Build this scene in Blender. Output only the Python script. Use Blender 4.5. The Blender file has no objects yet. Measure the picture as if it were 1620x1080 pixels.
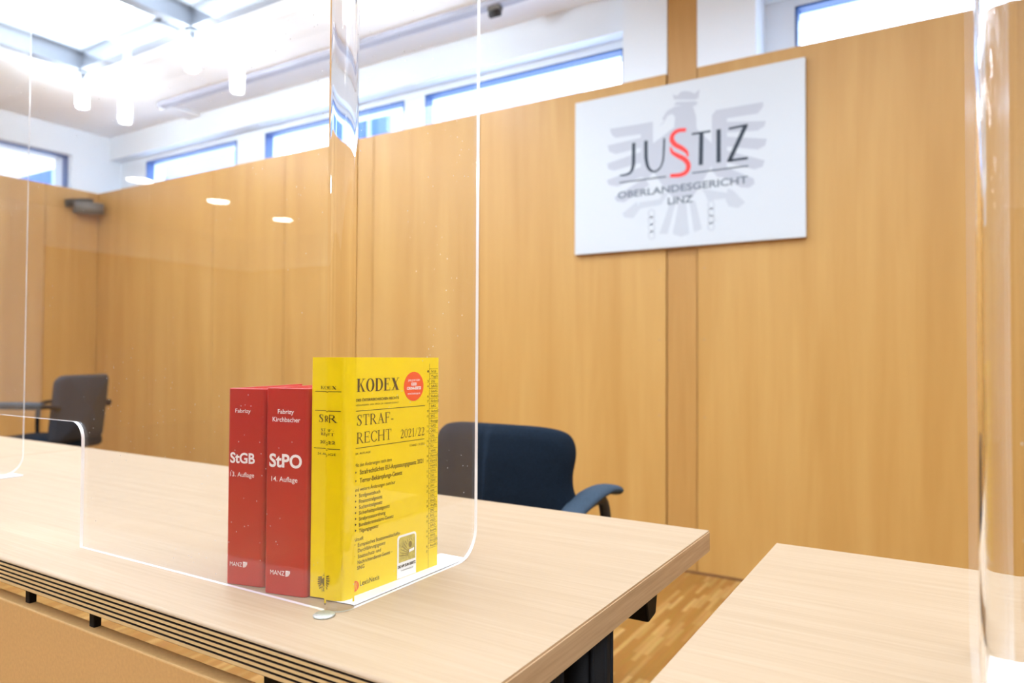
import bpy, bmesh, math, random
from mathutils import Vector, Matrix
random.seed(7)
S = bpy.context.scene
COL = S.collection
PI = math.pi
# ------------------------------------------------------------------ camera
YAW, PITCH, ROLL, FPX = math.radians(31.4456), math.radians(1.1954), math.radians(0.2893), 1116.748
CAM = Vector((0, 0, 0.97))
fw = Vector((-math.sin(YAW) * math.cos(PITCH), math.cos(YAW) * math.cos(PITCH), math.sin(PITCH)))
rt0 = Vector((math.cos(YAW), math.sin(YAW), 0))
up0 = rt0.cross(fw)
rt = math.cos(ROLL) * rt0 + math.sin(ROLL) * up0
up = -math.sin(ROLL) * rt0 + math.cos(ROLL) * up0
cd = bpy.data.cameras.new('camera')
cam = bpy.data.objects.new('camera', cd); COL.objects.link(cam)
cam.matrix_world = Matrix(((rt.x, up.x, -fw.x, CAM.x), (rt.y, up.y, -fw.y, CAM.y), (rt.z, up.z, -fw.z, CAM.z), (0, 0, 0, 1)))
cd.sensor_width = 36; cd.lens = FPX * 36 / 1620; cd.clip_start = 0.02; cd.clip_end = 200
cd.dof.use_dof = True; cd.dof.focus_distance = 0.73; cd.dof.aperture_fstop = 5.4
S.camera = cam
# ------------------------------------------------------------------ world, view
w = bpy.data.worlds.new('world'); S.world = w; w.use_nodes = True
bg = w.node_tree.nodes['Background']
_tc = w.node_tree.nodes.new('ShaderNodeTexCoord'); _sx = w.node_tree.nodes.new('ShaderNodeSeparateXYZ'); _rp = w.node_tree.nodes.new('ShaderNodeValToRGB')
w.node_tree.links.new(_tc.outputs['Generated'], _sx.inputs[0]); w.node_tree.links.new(_sx.outputs['Z'], _rp.inputs['Fac'])   # bright overcast sky over dull ground
_rp.color_ramp.elements[0].position = 0.0; _rp.color_ramp.elements[0].color = (0.46, 0.52, 0.60, 1); _rp.color_ramp.elements[1].position = 0.015; _rp.color_ramp.elements[1].color = (0.74, 0.88, 1.06, 1)
w.node_tree.links.new(_rp.outputs['Color'], bg.inputs[0]); bg.inputs[1].default_value = 6.5
S.view_settings.view_transform = 'Standard'; S.view_settings.look = 'None'
S.view_settings.gamma = 1; S.view_settings.use_curve_mapping = False
S.view_settings.exposure = 0.52
SKYLIGHT = 3.6      # luminous skylight glass
PENDANT = 80.0      # pendant lamp glass
S.cycles.max_bounces = 14; S.cycles.transparent_max_bounces = 24; S.cycles.transmission_bounces = 12
S.cycles.diffuse_bounces = 6; S.cycles.glossy_bounces = 6
S.cycles.sample_clamp_indirect = 6
S.cycles.use_denoising = True

def ray(x, y):
    return rt * ((x - 810) / FPX) - up * ((y - 540) / FPX) + fw
def hit(x, y, p0, n):                       # the photograph's pixel carried onto a real plane
    d = ray(x, y); t = (Vector(p0) - CAM).dot(n) / d.dot(n)
    return CAM + d * t
# ------------------------------------------------------------------ materials
def mat(name):
    m = bpy.data.materials.new(name); m.use_nodes = True
    return m, m.node_tree, m.node_tree.nodes['Principled BSDF']
def lin(r, g, b):
    f = lambda c: (c / 255 / 12.92) if c / 255 <= 0.04045 else ((c / 255 + 0.055) / 1.055) ** 2.4
    return (f(r), f(g), f(b), 1)
def plain(name, c, rough=0.5, spec=0.5, metal=0.0, bump=0, bscale=300, vary=0.0):
    m, t, b = mat(name)
    b.inputs['Base Color'].default_value = c; b.inputs['Roughness'].default_value = rough
    b.inputs['Specular IOR Level'].default_value = spec; b.inputs['Metallic'].default_value = metal
    tc = t.nodes.new('ShaderNodeTexCoord'); n = t.nodes.new('ShaderNodeTexNoise')
    n.inputs['Scale'].default_value = bscale; n.inputs['Detail'].default_value = 3
    t.links.new(tc.outputs['Object'], n.inputs['Vector'])
    if bump:
        bp = t.nodes.new('ShaderNodeBump'); bp.inputs['Strength'].default_value = bump; bp.inputs['Distance'].default_value = 0.002
        t.links.new(n.outputs['Fac'], bp.inputs['Height']); t.links.new(bp.outputs['Normal'], b.inputs['Normal'])
    if vary:
        r = t.nodes.new('ShaderNodeValToRGB'); r.color_ramp.elements[0].position = 0.3; r.color_ramp.elements[1].position = 0.7
        r.color_ramp.elements[0].color = tuple(x * (1 - vary) for x in c[:3]) + (1,); r.color_ramp.elements[1].color = tuple(min(1, x * (1 + vary)) for x in c[:3]) + (1,)
        t.links.new(n.outputs['Fac'], r.inputs['Fac']); t.links.new(r.outputs['Color'], b.inputs['Base Color'])
    return m
def wood(name, dark, mid, light, scale, rough, fine=(140, 4), spec=0.4, broad=0.6):
    """veneer: long grain along the axis with the small scale factor"""
    m, t, b = mat(name); N = t.nodes; L = t.links
    tc = N.new('ShaderNodeTexCoord')
    mp = N.new('ShaderNodeMapping'); mp.inputs['Scale'].default_value = scale
    L.new(tc.outputs['Object'], mp.inputs['Vector'])
    n1 = N.new('ShaderNodeTexNoise'); n1.inputs['Scale'].default_value = 1; n1.inputs['Detail'].default_value = 4; n1.inputs['Distortion'].default_value = 0.6
    n2 = N.new('ShaderNodeTexNoise'); n2.inputs['Scale'].default_value = fine[0] / 10; n2.inputs['Detail'].default_value = fine[1]
    L.new(mp.outputs['Vector'], n1.inputs['Vector']); L.new(mp.outputs['Vector'], n2.inputs['Vector'])
    mx = N.new('ShaderNodeMix'); mx.inputs[0].default_value = 1 - broad
    L.new(n1.outputs['Fac'], mx.inputs[2]); L.new(n2.outputs['Fac'], mx.inputs[3])
    r = N.new('ShaderNodeValToRGB'); e = r.color_ramp.elements
    e[0].position = 0.32; e[0].color = dark; e[1].position = 0.68; e[1].color = light
    k = e.new(0.5); k.color = mid
    L.new(mx.outputs[0], r.inputs['Fac']); L.new(r.outputs['Color'], b.inputs['Base Color'])
    b.inputs['Roughness'].default_value = rough; b.inputs['Specular IOR Level'].default_value = spec
    return m
WALLWOOD = wood('beech_panel', lin(183, 136, 70), lin(191, 145, 78), lin(199, 155, 88), (7, 7, 0.45), 0.42, fine=(70, 2), broad=0.82)
PILWOOD = wood('beech_pilaster', lin(175, 128, 66), lin(183, 136, 73), lin(190, 144, 80), (9, 9, 0.4), 0.42, fine=(90, 3))
TOPWOOD = wood('light_beech_laminate', lin(160, 135, 107), lin(167, 142, 114), lin(172, 148, 121), (1.6, 60, 60), 0.45, fine=(50, 3), spec=0.22, broad=0.45)
EDGEWOOD = wood('beech_edge_band', lin(160, 126, 88), lin(176, 142, 104), lin(188, 154, 116), (90, 5, 120), 0.5, fine=(30, 3), broad=0.5)
RIBWOOD = plain('pale_rib_edge', lin(205, 176, 126), 0.45, vary=0.05, bscale=40)
PANELWOOD = plain('modesty_laminate', lin(196, 154, 98), 0.5, vary=0.06, bscale=260)
PANELEDGE = plain('modesty_edge', lin(180, 142, 106), 0.55)
RUBBER = plain('dark_inlay', lin(42, 24, 20), 0.6)
BLACK = plain('black_powder_coat', lin(18, 16, 16), 0.6, spec=0.15, bump=0.1, bscale=900)
PLASTIC = plain('black_plastic', lin(30, 31, 34), 0.45)
NAVY = plain('navy_fabric', lin(17, 27, 38), 0.95, spec=0.15, bump=0.6, bscale=420, vary=0.45)
NAVYPAD = plain('slate_arm_fabric', lin(56, 69, 82), 0.9, spec=0.2, bump=0.5, bscale=500, vary=0.3)
CHARCOAL = plain('charcoal_fabric', lin(52, 54, 60), 0.9, spec=0.2, bump=0.5, bscale=400, vary=0.25)
WHITE = plain('white_paint', lin(230, 238, 246), 0.7, spec=0.2, vary=0.01, bscale=3)
CEIL = plain('white_ceiling', lin(246, 250, 254), 0.8, spec=0.1, vary=0.008, bscale=3)
STEEL = plain('grey_steel_beam', lin(128, 133, 142), 0.5, metal=0.1, vary=0.04, bscale=4)
RAIL = plain('grey_ceiling_rail', lin(170, 174, 190), 0.5, vary=0.05, bscale=3)
FRAME = plain('blue_grey_window_frame', lin(44, 88, 150), 0.4)
SIGNW = plain('white_sign_face', lin(203, 208, 212), 0.35, vary=0.006, bscale=5)
INK = plain('sign_ink', lin(30, 42, 56), 0.5)
INKG = plain('sign_grey_ink', lin(104, 112, 122), 0.5)
SREDS = plain('sign_red', lin(236, 52, 42), 0.45)
EAGLE = plain('eagle_grey', lin(180, 184, 193), 0.5)
EAGLE2 = plain('eagle_pale_grey', lin(188, 193, 200), 0.5)
YEL = plain('yellow_card_cover', lin(246, 211, 0), 0.32, vary=0.015, bscale=60)
REDC = plain('red_book_cloth', lin(182, 30, 22), 0.38, bump=0.12, bscale=1500, vary=0.05)
PAGES = plain('page_block', lin(240, 232, 214), 0.8, vary=0.05, bscale=900)
PRINT = plain('dark_print', lin(74, 52, 8), 0.5)
PRINTB = plain('black_print', lin(52, 40, 14), 0.5)
EMBL = plain('olive_print', lin(118, 100, 22), 0.5)
WPRINT = plain('white_print', lin(246, 236, 232), 0.5)
STICK = plain('orange_red_sticker', lin(244, 84, 38), 0.4)
WSTICK = plain('white_sticker', lin(245, 243, 240), 0.4)
GOLD = plain('gold_picture', lin(196, 176, 74), 0.5, vary=0.3, bscale=160)
GOLDD = plain('dark_gold_picture', lin(128, 108, 36), 0.5)
LOGOR = plain('red_logo', lin(232, 92, 40), 0.45)
COIN = plain('silver_disc', lin(196, 200, 192), 0.3, metal=0.7, bump=0.4, bscale=500, vary=0.1)
FOOTW = plain('white_acrylic_strip', lin(240, 242, 246), 0.25)
CAMGREY = plain('dark_grey_housing', lin(104, 100, 94), 0.5)

def emit(name, c, s):
    m, t, b = mat(name)
    b.inputs['Base Color'].default_value = c; b.inputs['Emission Color'].default_value = c; b.inputs['Emission Strength'].default_value = s
    return m
SKY = emit('skylight_glass', (0.80, 0.92, 1.06, 1), SKYLIGHT)
LAMP = emit('lit_lamp_glass', (0.86, 0.95, 1.04, 1), PENDANT)
DOWN = emit('lit_downlight', (1, 0.97, 0.92, 1), 30)

def acrylic_flat():
    """clear sheet face: straight transmission plus a Fresnel mirror, with dust specks and a dust haze mixed in to lighten the view behind"""
    m, t, b = mat('clear_acrylic'); N = t.nodes; L = t.links; N.remove(b); out = N['Material Output']
    g = N.new('ShaderNodeNewGeometry'); dt = N.new('ShaderNodeVectorMath'); dt.operation = 'DOT_PRODUCT'
    L.new(g.outputs['Incoming'], dt.inputs[0]); L.new(g.outputs['Normal'], dt.inputs[1])
    def mth(op, a, bb=None):
        n = N.new('ShaderNodeMath'); n.operation = op
        for i, v in enumerate((a, bb)):
            if v is None: continue
            if isinstance(v, (int, float)): n.inputs[i].default_value = v
            else: L.new(v, n.inputs[i])
        return n.outputs[0]
    c = mth('ABSOLUTE', dt.outputs['Value']); k = mth('POWER', mth('SUBTRACT', 1, c), 5)
    F = mth('ADD', mth('MULTIPLY', k, 0.961), 0.0395)
    tr = N.new('ShaderNodeBsdfTransparent'); tr.inputs[0].default_value = (0.985, 0.99, 0.99, 1)
    gl = N.new('ShaderNodeBsdfGlossy'); gl.inputs['Roughness'].default_value = 0.015; gl.inputs[0].default_value = (1, 1, 1, 1)
    mx = N.new('ShaderNodeMixShader'); L.new(F, mx.inputs[0]); L.new(tr.outputs[0], mx.inputs[1]); L.new(gl.outputs[0], mx.inputs[2])
    tc = N.new('ShaderNodeTexCoord'); vo = N.new('ShaderNodeTexVoronoi'); vo.inputs['Scale'].default_value = 95
    L.new(tc.outputs['Object'], vo.inputs['Vector'])
    no = N.new('ShaderNodeTexNoise'); no.inputs['Scale'].default_value = 9; L.new(tc.outputs['Object'], no.inputs['Vector'])
    sp = mth('MULTIPLY', mth('LESS_THAN', vo.outputs['Distance'], 0.06), mth('GREATER_THAN', no.outputs['Fac'], 0.53))
    df = N.new('ShaderNodeBsdfDiffuse'); df.inputs[0].default_value = (0.95, 0.95, 0.95, 1)
    m2 = N.new('ShaderNodeMixShader'); L.new(mth('MAXIMUM', mth('MULTIPLY', sp, 0.55), mth('MULTIPLY', no.outputs['Fac'], 0.016)), m2.inputs[0]); L.new(mx.outputs[0], m2.inputs[1]); L.new(df.outputs[0], m2.inputs[2])
    L.new(m2.outputs[0], out.inputs['Surface'])
    return m
ACRYL = acrylic_flat()
def acrylic_bend():
    m, t, b = mat('bent_acrylic')
    b.inputs['Base Color'].default_value = (0.99, 0.995, 1, 1); b.inputs['Roughness'].default_value = 0.0
    b.inputs['Transmission Weight'].default_value = 1; b.inputs['IOR'].default_value = 1.49
    return m
BEND = acrylic_bend()
def acrylic_edge():
    m, t, b = mat('polished_acrylic_edge')
    b.inputs['Base Color'].default_value = (0.97, 0.98, 1, 1); b.inputs['Roughness'].default_value = 0.2  # white base colour stands in for ceiling light carried out through the edge
    b.inputs['Transmission Weight'].default_value = 0.35; b.inputs['IOR'].default_value = 1.49
    return m
EDGE = acrylic_edge()
def window_glass():
    m, t, b = mat('window_glass'); N = t.nodes; L = t.links; N.remove(b)
    tr = N.new('ShaderNodeBsdfTransparent'); tr.inputs[0].default_value = (0.93, 0.96, 1, 1)
    gl = N.new('ShaderNodeBsdfGlossy'); gl.inputs['Roughness'].default_value = 0.02
    mx = N.new('ShaderNodeMixShader'); mx.inputs[0].default_value = 0.06
    L.new(tr.outputs[0], mx.inputs[1]); L.new(gl.outputs[0], mx.inputs[2]); L.new(mx.outputs[0], N['Material Output'].inputs['Surface'])
    return m
WGLASS = window_glass()
def parquet():
    m, t, b = mat('oak_strip_parquet'); N = t.nodes; L = t.links
    tc = N.new('ShaderNodeTexCoord'); sx = N.new('ShaderNodeSeparateXYZ'); cb = N.new('ShaderNodeCombineXYZ')
    L.new(tc.outputs['Object'], sx.inputs[0]); L.new(sx.outputs['Y'], cb.inputs['X']); L.new(sx.outputs['X'], cb.inputs['Y'])
    br = N.new('ShaderNodeTexBrick'); br.inputs['Scale'].default_value = 1
    br.inputs['Brick Width'].default_value = 0.17; br.inputs['Row Height'].default_value = 0.018; br.inputs['Mortar Size'].default_value = 0.0006
    br.inputs['Color1'].default_value = lin(160, 110, 46); br.inputs['Color2'].default_value = lin(216, 174, 106); br.inputs['Mortar'].default_value = lin(150, 104, 52)
    br.offset = 0.37; br.offset_frequency = 3; br.squash = 1
    br.inputs['Bias'].default_value = -0.45
    L.new(cb.outputs[0], br.inputs['Vector'])
    n = N.new('ShaderNodeTexNoise'); n.inputs['Scale'].default_value = 1; n.inputs['Detail'].default_value = 4
    mp = N.new('ShaderNodeMapping'); mp.inputs['Scale'].default_value = (120, 8, 1); L.new(tc.outputs['Object'], mp.inputs['Vector']); L.new(mp.outputs[0], n.inputs['Vector'])
    mx = N.new('ShaderNodeMix'); mx.data_type = 'RGBA'; mx.blend_type = 'MULTIPLY'; mx.inputs[0].default_value = 0.35
    L.new(br.outputs['Color'], mx.inputs[6]); L.new(n.outputs['Color'], mx.inputs[7])
    L.new(mx.outputs[2], b.inputs['Base Color']); b.inputs['Roughness'].default_value = 0.5; b.inputs['Specular IOR Level'].default_value = 0.3
    return m
PARQ = parquet()

# ------------------------------------------------------------------ mesh helpers
class MB:
    def __init__(s): s.v = []; s.f = []; s.m = []; s.sm = []
    def add(s, vs, fs, mi=0, smooth=False):
        o = len(s.v); s.v += [tuple(x) for x in vs]
        for f in fs: s.f.append(tuple(i + o for i in f)); s.m.append(mi); s.sm.append(smooth)
        return s
    def box(s, x0, x1, y0, y1, z0, z1, mi=0):
        return s.add([(x0, y0, z0), (x1, y0, z0), (x1, y1, z0), (x0, y1, z0), (x0, y0, z1), (x1, y0, z1), (x1, y1, z1), (x0, y1, z1)],
                     [(3, 2, 1, 0), (4, 5, 6, 7), (0, 1, 5, 4), (1, 2, 6, 5), (2, 3, 7, 6), (3, 0, 4, 7)], mi)
    def prism(s, pts, off, mi=0, mside=None, smooth=False, skip=()):
        """closed 3-D outline pts, thickened by the vector off"""
        n = len(pts); off = Vector(off); a = [Vector(p) for p in pts]
        s.add(a + [p + off for p in a], [tuple(range(n))[::-1], tuple(range(n, 2 * n))], mi)
        o = len(s.v) - 2 * n
        for i in range(n):
            if i in skip: continue
            j = (i + 1) % n
            s.f.append((o + i, o + j, o + n + j, o + n + i)); s.m.append(mi if mside is None else mside); s.sm.append(smooth)
        return s
    def tube(s, path, r, seg=12, mi=0, ry=None, caps=True, side=None):
        """swept ellipse; r (and ry) may be lists"""
        P = [Vector(p) for p in path]; n = len(P)
        R = r if isinstance(r, (list, tuple)) else [r] * n
        RY = (ry if isinstance(ry, (list, tuple)) else [ry] * n) if ry is not None else R
        vs = []
        ref = Vector(side) if side else None
        pa = None
        for i in range(n):
            t = (P[min(i + 1, n - 1)] - P[max(i - 1, 0)]).normalized()
            if ref is not None: a = (ref - t * ref.dot(t)).normalized()
            elif pa is None:
                a = t.orthogonal().normalized()
            else: a = (pa - t * pa.dot(t)).normalized()
            pa = a; b = t.cross(a)
            for k in range(seg):
                q = 2 * PI * k / seg
                vs.append(P[i] + a * (R[i] * math.cos(q)) + b * (RY[i] * math.sin(q)))
        fs = [(i * seg + k, i * seg + (k + 1) % seg, (i + 1) * seg + (k + 1) % seg, (i + 1) * seg + k) for i in range(n - 1) for k in range(seg)]
        s.add(vs, fs, mi, True)
        if caps:
            o = len(s.v) - n * seg
            s.f += [tuple(o + k for k in range(seg))[::-1], tuple(o + (n - 1) * seg + k for k in range(seg))]; s.m += [mi, mi]; s.sm += [False, False]
        return s
    def lathe(s, prof, c=(0, 0, 0), seg=24, mi=0):
        vs = []; c = Vector(c)
        for r, z in prof:
            for k in range(seg):
                q = 2 * PI * k / seg; vs.append(c + Vector((r * math.cos(q), r * math.sin(q), z)))
        n = len(prof)
        s.add(vs, [(i * seg + k, i * seg + (k + 1) % seg, (i + 1) * seg + (k + 1) % seg, (i + 1) * seg + k) for i in range(n - 1) for k in range(seg)], mi, True)
        o = len(s.v) - n * seg
        for i, rev in ((0, True), (n - 1, False)):
            if prof[i][0] > 1e-5:
                f = tuple(o + i * seg + k for k in range(seg)); s.f.append(f[::-1] if rev else f); s.m.append(mi); s.sm.append(False)
        return s
    def build(s, name, mats, parent=None, bevel=0, loc=None, bseg=2, subsurf=0, keep=False):
        me = bpy.data.meshes.new(name); me.from_pydata(s.v, [], s.f); me.update()
        for m in (mats if isinstance(mats, (list, tuple)) else [mats]): me.materials.append(m)
        me.polygons.foreach_set('material_index', s.m); me.polygons.foreach_set('use_smooth', s.sm)
        bm = bmesh.new(); bm.from_mesh(me)
        if not keep: bmesh.ops.recalc_face_normals(bm, faces=bm.faces); bm.to_mesh(me); bm.free()
        o = bpy.data.objects.new(name, me); COL.objects.link(o)
        if parent: o.parent = parent
        if loc: o.location = loc
        if bevel:
            b = o.modifiers.new('bevel', 'BEVEL'); b.width = bevel; b.segments = bseg; b.limit_method = 'ANGLE'; b.angle_limit = math.radians(50)
        if subsurf:
            q = o.modifiers.new('sub', 'SUBSURF'); q.levels = subsurf; q.render_levels = subsurf
        return o
def tag(o, label, cat, group=None):
    o['label'] = label; o['category'] = cat
    if group: o['group'] = group
    return o
def thing(name, label, cat, loc=(0, 0, 0), rz=0, group=None):
    o = bpy.data.objects.new(name, None); COL.objects.link(o); o.location = loc; o.rotation_euler = (0, 0, rz)
    o.empty_display_size = 0.05
    return tag(o, label, cat, group)
def struct(o):
    o['kind'] = 'structure'; return o
def dup(root, loc, rz, label, group=None):
    def cp(o, par):
        c = o.copy(); COL.objects.link(c); c.parent = par
        for ch in o.children: cp(ch, c)
        return c
    r = cp(root, None); r.location = loc; r.rotation_euler = (0, 0, rz); r['label'] = label
    if group: r['group'] = group
    return r

# flat artwork on a plane: P = (origin, u axis, v axis, normal towards the viewer)
class Plane:
    def __init__(s, o, u, v):
        s.o = Vector(o); s.u = Vector(u).normalized(); s.v = Vector(v).normalized(); s.n = s.u.cross(s.v)
    def px(s, x, y):
        q = hit(x, y, s.o, s.n) - s.o
        return (q.dot(s.u), q.dot(s.v))
    def at(s, uv, h=0.0): return s.o + s.u * uv[0] + s.v * uv[1] + s.n * h
class Art:
    """collects flat polygons in (u,v) and builds them a hair above the plane"""
    def __init__(s, plane, h=0.0004, eps=4e-6): s.p = plane; s.h = h; s.mb = MB(); s.e = eps; s.k = 0
    def poly(s, uv, mi=0, lift=0):
        s.k += 1; lift += (s.k % 40) * s.e          # never two faces in one plane
        if len(uv) > 2: s.mb.add([s.p.at(q, s.h + lift) for q in uv], [tuple(range(len(uv)))], mi)
        return s
    def stroke(s, pts, w, mi=0, lift=0):
        n = len(pts); W = w if isinstance(w, (list, tuple)) else [w] * n
        A = []; B = []
        for i in range(n):
            a = pts[max(i - 1, 0)]; b = pts[min(i + 1, n - 1)]
            dx, dy = b[0] - a[0], b[1] - a[1]; l = math.hypot(dx, dy) or 1
            nx, ny = -dy / l * W[i] / 2, dx / l * W[i] / 2
            A.append((pts[i][0] + nx, pts[i][1] + ny)); B.append((pts[i][0] - nx, pts[i][1] - ny))
        q = A + B
        s.mb.add([s.p.at(x, s.h + lift) for x in q], [(i, i + 1, n + i + 1, n + i) for i in range(n - 1)], mi)
        return s
    def ell(s, c, rx, ry, mi=0, lift=0, seg=28, a0=0, a1=2 * PI):
        return s.poly([(c[0] + rx * math.cos(a0 + (a1 - a0) * k / seg), c[1] + ry * math.sin(a0 + (a1 - a0) * k / seg)) for k in range(seg)], mi, lift)
    def text(s, body, left, right, base, cap, mi=0, bold=0.0, lift=0):
        """body in the built-in sans between u=left and u=right on baseline v=base with cap height cap"""
        tv, tf = glyphs(body, bold)
        x0 = min(v[0] for v in tv); x1 = max(v[0] for v in tv); k = (right - left) / (x1 - x0); ky = cap / CAPH
        s.mb.add([s.p.at((left + (v[0] - x0) * k, base + v[1] * ky), s.h + lift) for v in tv], tf, mi); return s
    def serif(s, body, left, right, base, cap, mi=0, thick=0.14, lift=0):
        G = [serif_glyph(c, thick) for c in body]; tot = sum(g[0] for g in G) + 0.09 * (len(G) - 1); x = 0; k = (right - left) / tot
        for wd, polys in G:
            for p in polys: s.poly([(left + (x + q[0]) * k, base + q[1] * cap) for q in p], mi, lift)
            x += wd + 0.09
        return s
    def build(s, name, mats, parent): return s.mb.build(name, mats, parent)
_gc = {}
def glyphs(body, bold=0.0):
    key = (body, bold)
    if key not in _gc:
        cu = bpy.data.curves.new('t', 'FONT'); cu.body = body; cu.size = 1; cu.offset = bold; cu.resolution_u = 4; cu.fill_mode = 'FRONT'
        ob = bpy.data.objects.new('t', cu); COL.objects.link(ob)
        dg = bpy.context.evaluated_depsgraph_get(); ev = ob.evaluated_get(dg); me = ev.to_mesh()
        _gc[key] = ([(v.co.x, v.co.y) for v in me.vertices], [tuple(p.vertices) for p in me.polygons])
        ev.to_mesh_clear(); bpy.data.objects.remove(ob); bpy.data.curves.remove(cu)
    return _gc[key]
CAPH = max(v[1] for v in glyphs('H')[0])

def vst(pts, ws):                            # variable-width stroke as quads
    out = []; n = len(pts); A = []; B = []
    for i in range(n):
        a = pts[max(i - 1, 0)]; b = pts[min(i + 1, n - 1)]; dx, dy = b[0] - a[0], b[1] - a[1]; l = math.hypot(dx, dy) or 1
        nx, ny = -dy / l * ws[i] / 2, dx / l * ws[i] / 2
        A.append((pts[i][0] + nx, pts[i][1] + ny)); B.append((pts[i][0] - nx, pts[i][1] - ny))
    for i in range(n - 1): out.append([A[i], A[i + 1], B[i + 1], B[i]])
    return out
def smooth(pts, n=6):                        # Catmull-Rom
    o = []; P = [pts[0]] + list(pts) + [pts[-1]]
    for i in range(1, len(P) - 2):
        for k in range(n):
            t = k / n; a, b, c, d = P[i - 1], P[i], P[i + 1], P[i + 2]
            o.append(tuple(0.5 * ((2 * b[j]) + (-a[j] + c[j]) * t + (2 * a[j] - 5 * b[j] + 4 * c[j] - d[j]) * t * t + (-a[j] + 3 * b[j] - 3 * c[j] + d[j]) * t ** 3) for j in range(len(b))))
    o.append(tuple(pts[-1])); return o
def cst(pts):                                # smooth stroke, points are (x, y, width)
    q = smooth(pts); return vst([(a[0], a[1]) for a in q], [a[2] for a in q])
def serif_glyph(c, T):
    t = 0.05; sh = 0.035; R = lambda x0, x1, y0, y1: [(x0, y0), (x1, y0), (x1, y1), (x0, y1)]
    def stem(x): return [R(x, x + T, 0, 1), R(x - 0.08, x + T + 0.08, 0, sh), R(x - 0.08, x + T + 0.08, 1 - sh, 1)]
    def ring(cx, rx, a0, a1, n=20, cy=0.5, ry=0.51, tt=T):
        o = []
        for i in range(n):
            p = []
            for a, inn in ((a0 + (a1 - a0) * i / n, 0), (a0 + (a1 - a0) * (i + 1) / n, 0), (a0 + (a1 - a0) * (i + 1) / n, 1), (a0 + (a1 - a0) * i / n, 1)):
                p.append((cx + (rx - inn * tt) * math.cos(a), cy + (ry - inn * t) * math.sin(a)))
            o.append(p)
        return o
    if c == 'K': return 0.86, stem(0.08) + [[(0.08 + T, 0.36), (0.08 + T, 0.43), (0.68, 1), (0.74, 1)], R(0.56, 0.86, 1 - sh, 1), [(0.34, 0.6), (0.34 + T * 0.3, 0.64 + T * .25), (0.82, 0), (0.62, 0)], R(0.54, 0.9, 0, sh)]
    if c == 'O': return 0.86, ring(0.43, 0.43, 0, 2 * PI, 32)
    if c == '0': return 0.56, ring(0.28, 0.28, 0, 2 * PI, 28, tt=T * 0.9)
    if c == 'D': return 0.84, stem(0.08) + ring(0.36, 0.48, -PI / 2, PI / 2, 18, ry=0.5) + [R(0.08, 0.4, 0, t), R(0.08, 0.4, 1 - t, 1)]
    if c == 'E': return 0.74, stem(0.08) + [R(0.1, 0.66, 0, t), R(0.1, 0.62, 1 - t, 1), R(0.1, 0.48, 0.5, 0.5 + t), R(0.66, 0.7, 0, 0.25), R(0.6, 0.64, 0.78, 1), R(0.46, 0.5, 0.4, 0.64)]
    if c == 'F': return 0.68, stem(0.08) + [R(0.1, 0.6, 1 - t, 1), R(0.1, 0.46, 0.5, 0.5 + t), R(0.58, 0.62, 0.77, 1), R(0.44, 0.48, 0.4, 0.64)]
    if c == 'X': return 0.88, [[(0.08, 1), (0.08 + T * 1.3, 1), (0.84, 0), (0.84 - T * 1.3, 0)], [(0.74, 1), (0.8, 1), (0.18, 0), (0.1, 0)], R(0, 0.38, 1 - sh, 1), R(0.6, 0.9, 1 - sh, 1), R(0, 0.3, 0, sh), R(0.5, 0.92, 0, sh)]
    if c == 'S': return 0.6, cst([(0.53, 0.74, 0.03), (0.5, 0.88, 0.05), (0.33, 0.975, 0.05), (0.13, 0.86, T), (0.16, 0.66, T), (0.38, 0.48, T * 1.1), (0.5, 0.27, T), (0.42, 0.07, T * 0.8), (0.26, 0.02, 0.05), (0.1, 0.1, 0.05), (0.05, 0.28, 0.03)]) + [R(0.51, 0.55, 0.68, 1), R(0.03, 0.07, 0, 0.32)]
    if c == 'T': return 0.78, [R(0.39 - T / 2, 0.39 + T / 2, 0, 1), R(0.23, 0.55, 0, sh), R(0.03, 0.75, 1 - t, 1), R(0.03, 0.07, 0.74, 1), R(0.71, 0.75, 0.74, 1)]
    if c == 'R': return 0.82, stem(0.08) + ring(0.3, 0.32, -PI / 2, PI / 2, 14, cy=0.74, ry=0.26) + [R(0.1, 0.32, 1 - t, 1), R(0.1, 0.32, 0.48, 0.48 + t), [(0.3, 0.5), (0.3 + T * 1.1, 0.5), (0.82, 0), (0.82 - T * 1.3, 0)], R(0.62, 0.88, 0, sh)]
    if c == 'A': return 0.86, [[(0.38, 1), (0.45, 1), (0.8, 0), (0.8 - T * 1.15, 0), (0.36, 0.93)], [(0.4, 0.98), (0.1, 0), (0.15, 0), (0.43, 0.9)], R(0.22, 0.62, 0.32, 0.36), R(0, 0.27, 0, sh), R(0.56, 0.9, 0, sh)]
    if c == 'C': return 0.76, ring(0.42, 0.42, 0.7, 2 * PI - 0.7, 26) + [R(0.7, 0.74, 0.68, 1)]
    if c == 'H': return 0.92, stem(0.08) + stem(0.84 - T) + [R(0.1, 0.8, 0.49, 0.49 + t)]
    if c == '-': return 0.32, [R(0, 0.3, 0.26, 0.34)]
    if c == '1': return 0.46, [R(0.23 - T / 2, 0.23 + T / 2, 0, 1), R(0.08, 0.38, 0, sh), [(0.23 - T / 2, 1), (0.23 - T / 2, 0.93), (0.06, 0.86), (0.06, 0.89)]]
    if c == '2': return 0.54, cst([(0.05, 0.75, 0.04), (0.12, 0.9, 0.05), (0.27, 0.97, 0.05), (0.42, 0.83, T), (0.4, 0.62, T), (0.27, 0.36, T * 0.7), (0.07, 0.06, 0.05)]) + [[(0.03, 0), (0.47, 0), (0.53, 0.24), (0.49, 0.24), (0.44, 0.1), (0.03, 0.1)]]
    if c == '/': return 0.36, [[(0.0, 0), (0.04, 0), (0.34, 1), (0.3, 1)]]
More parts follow.
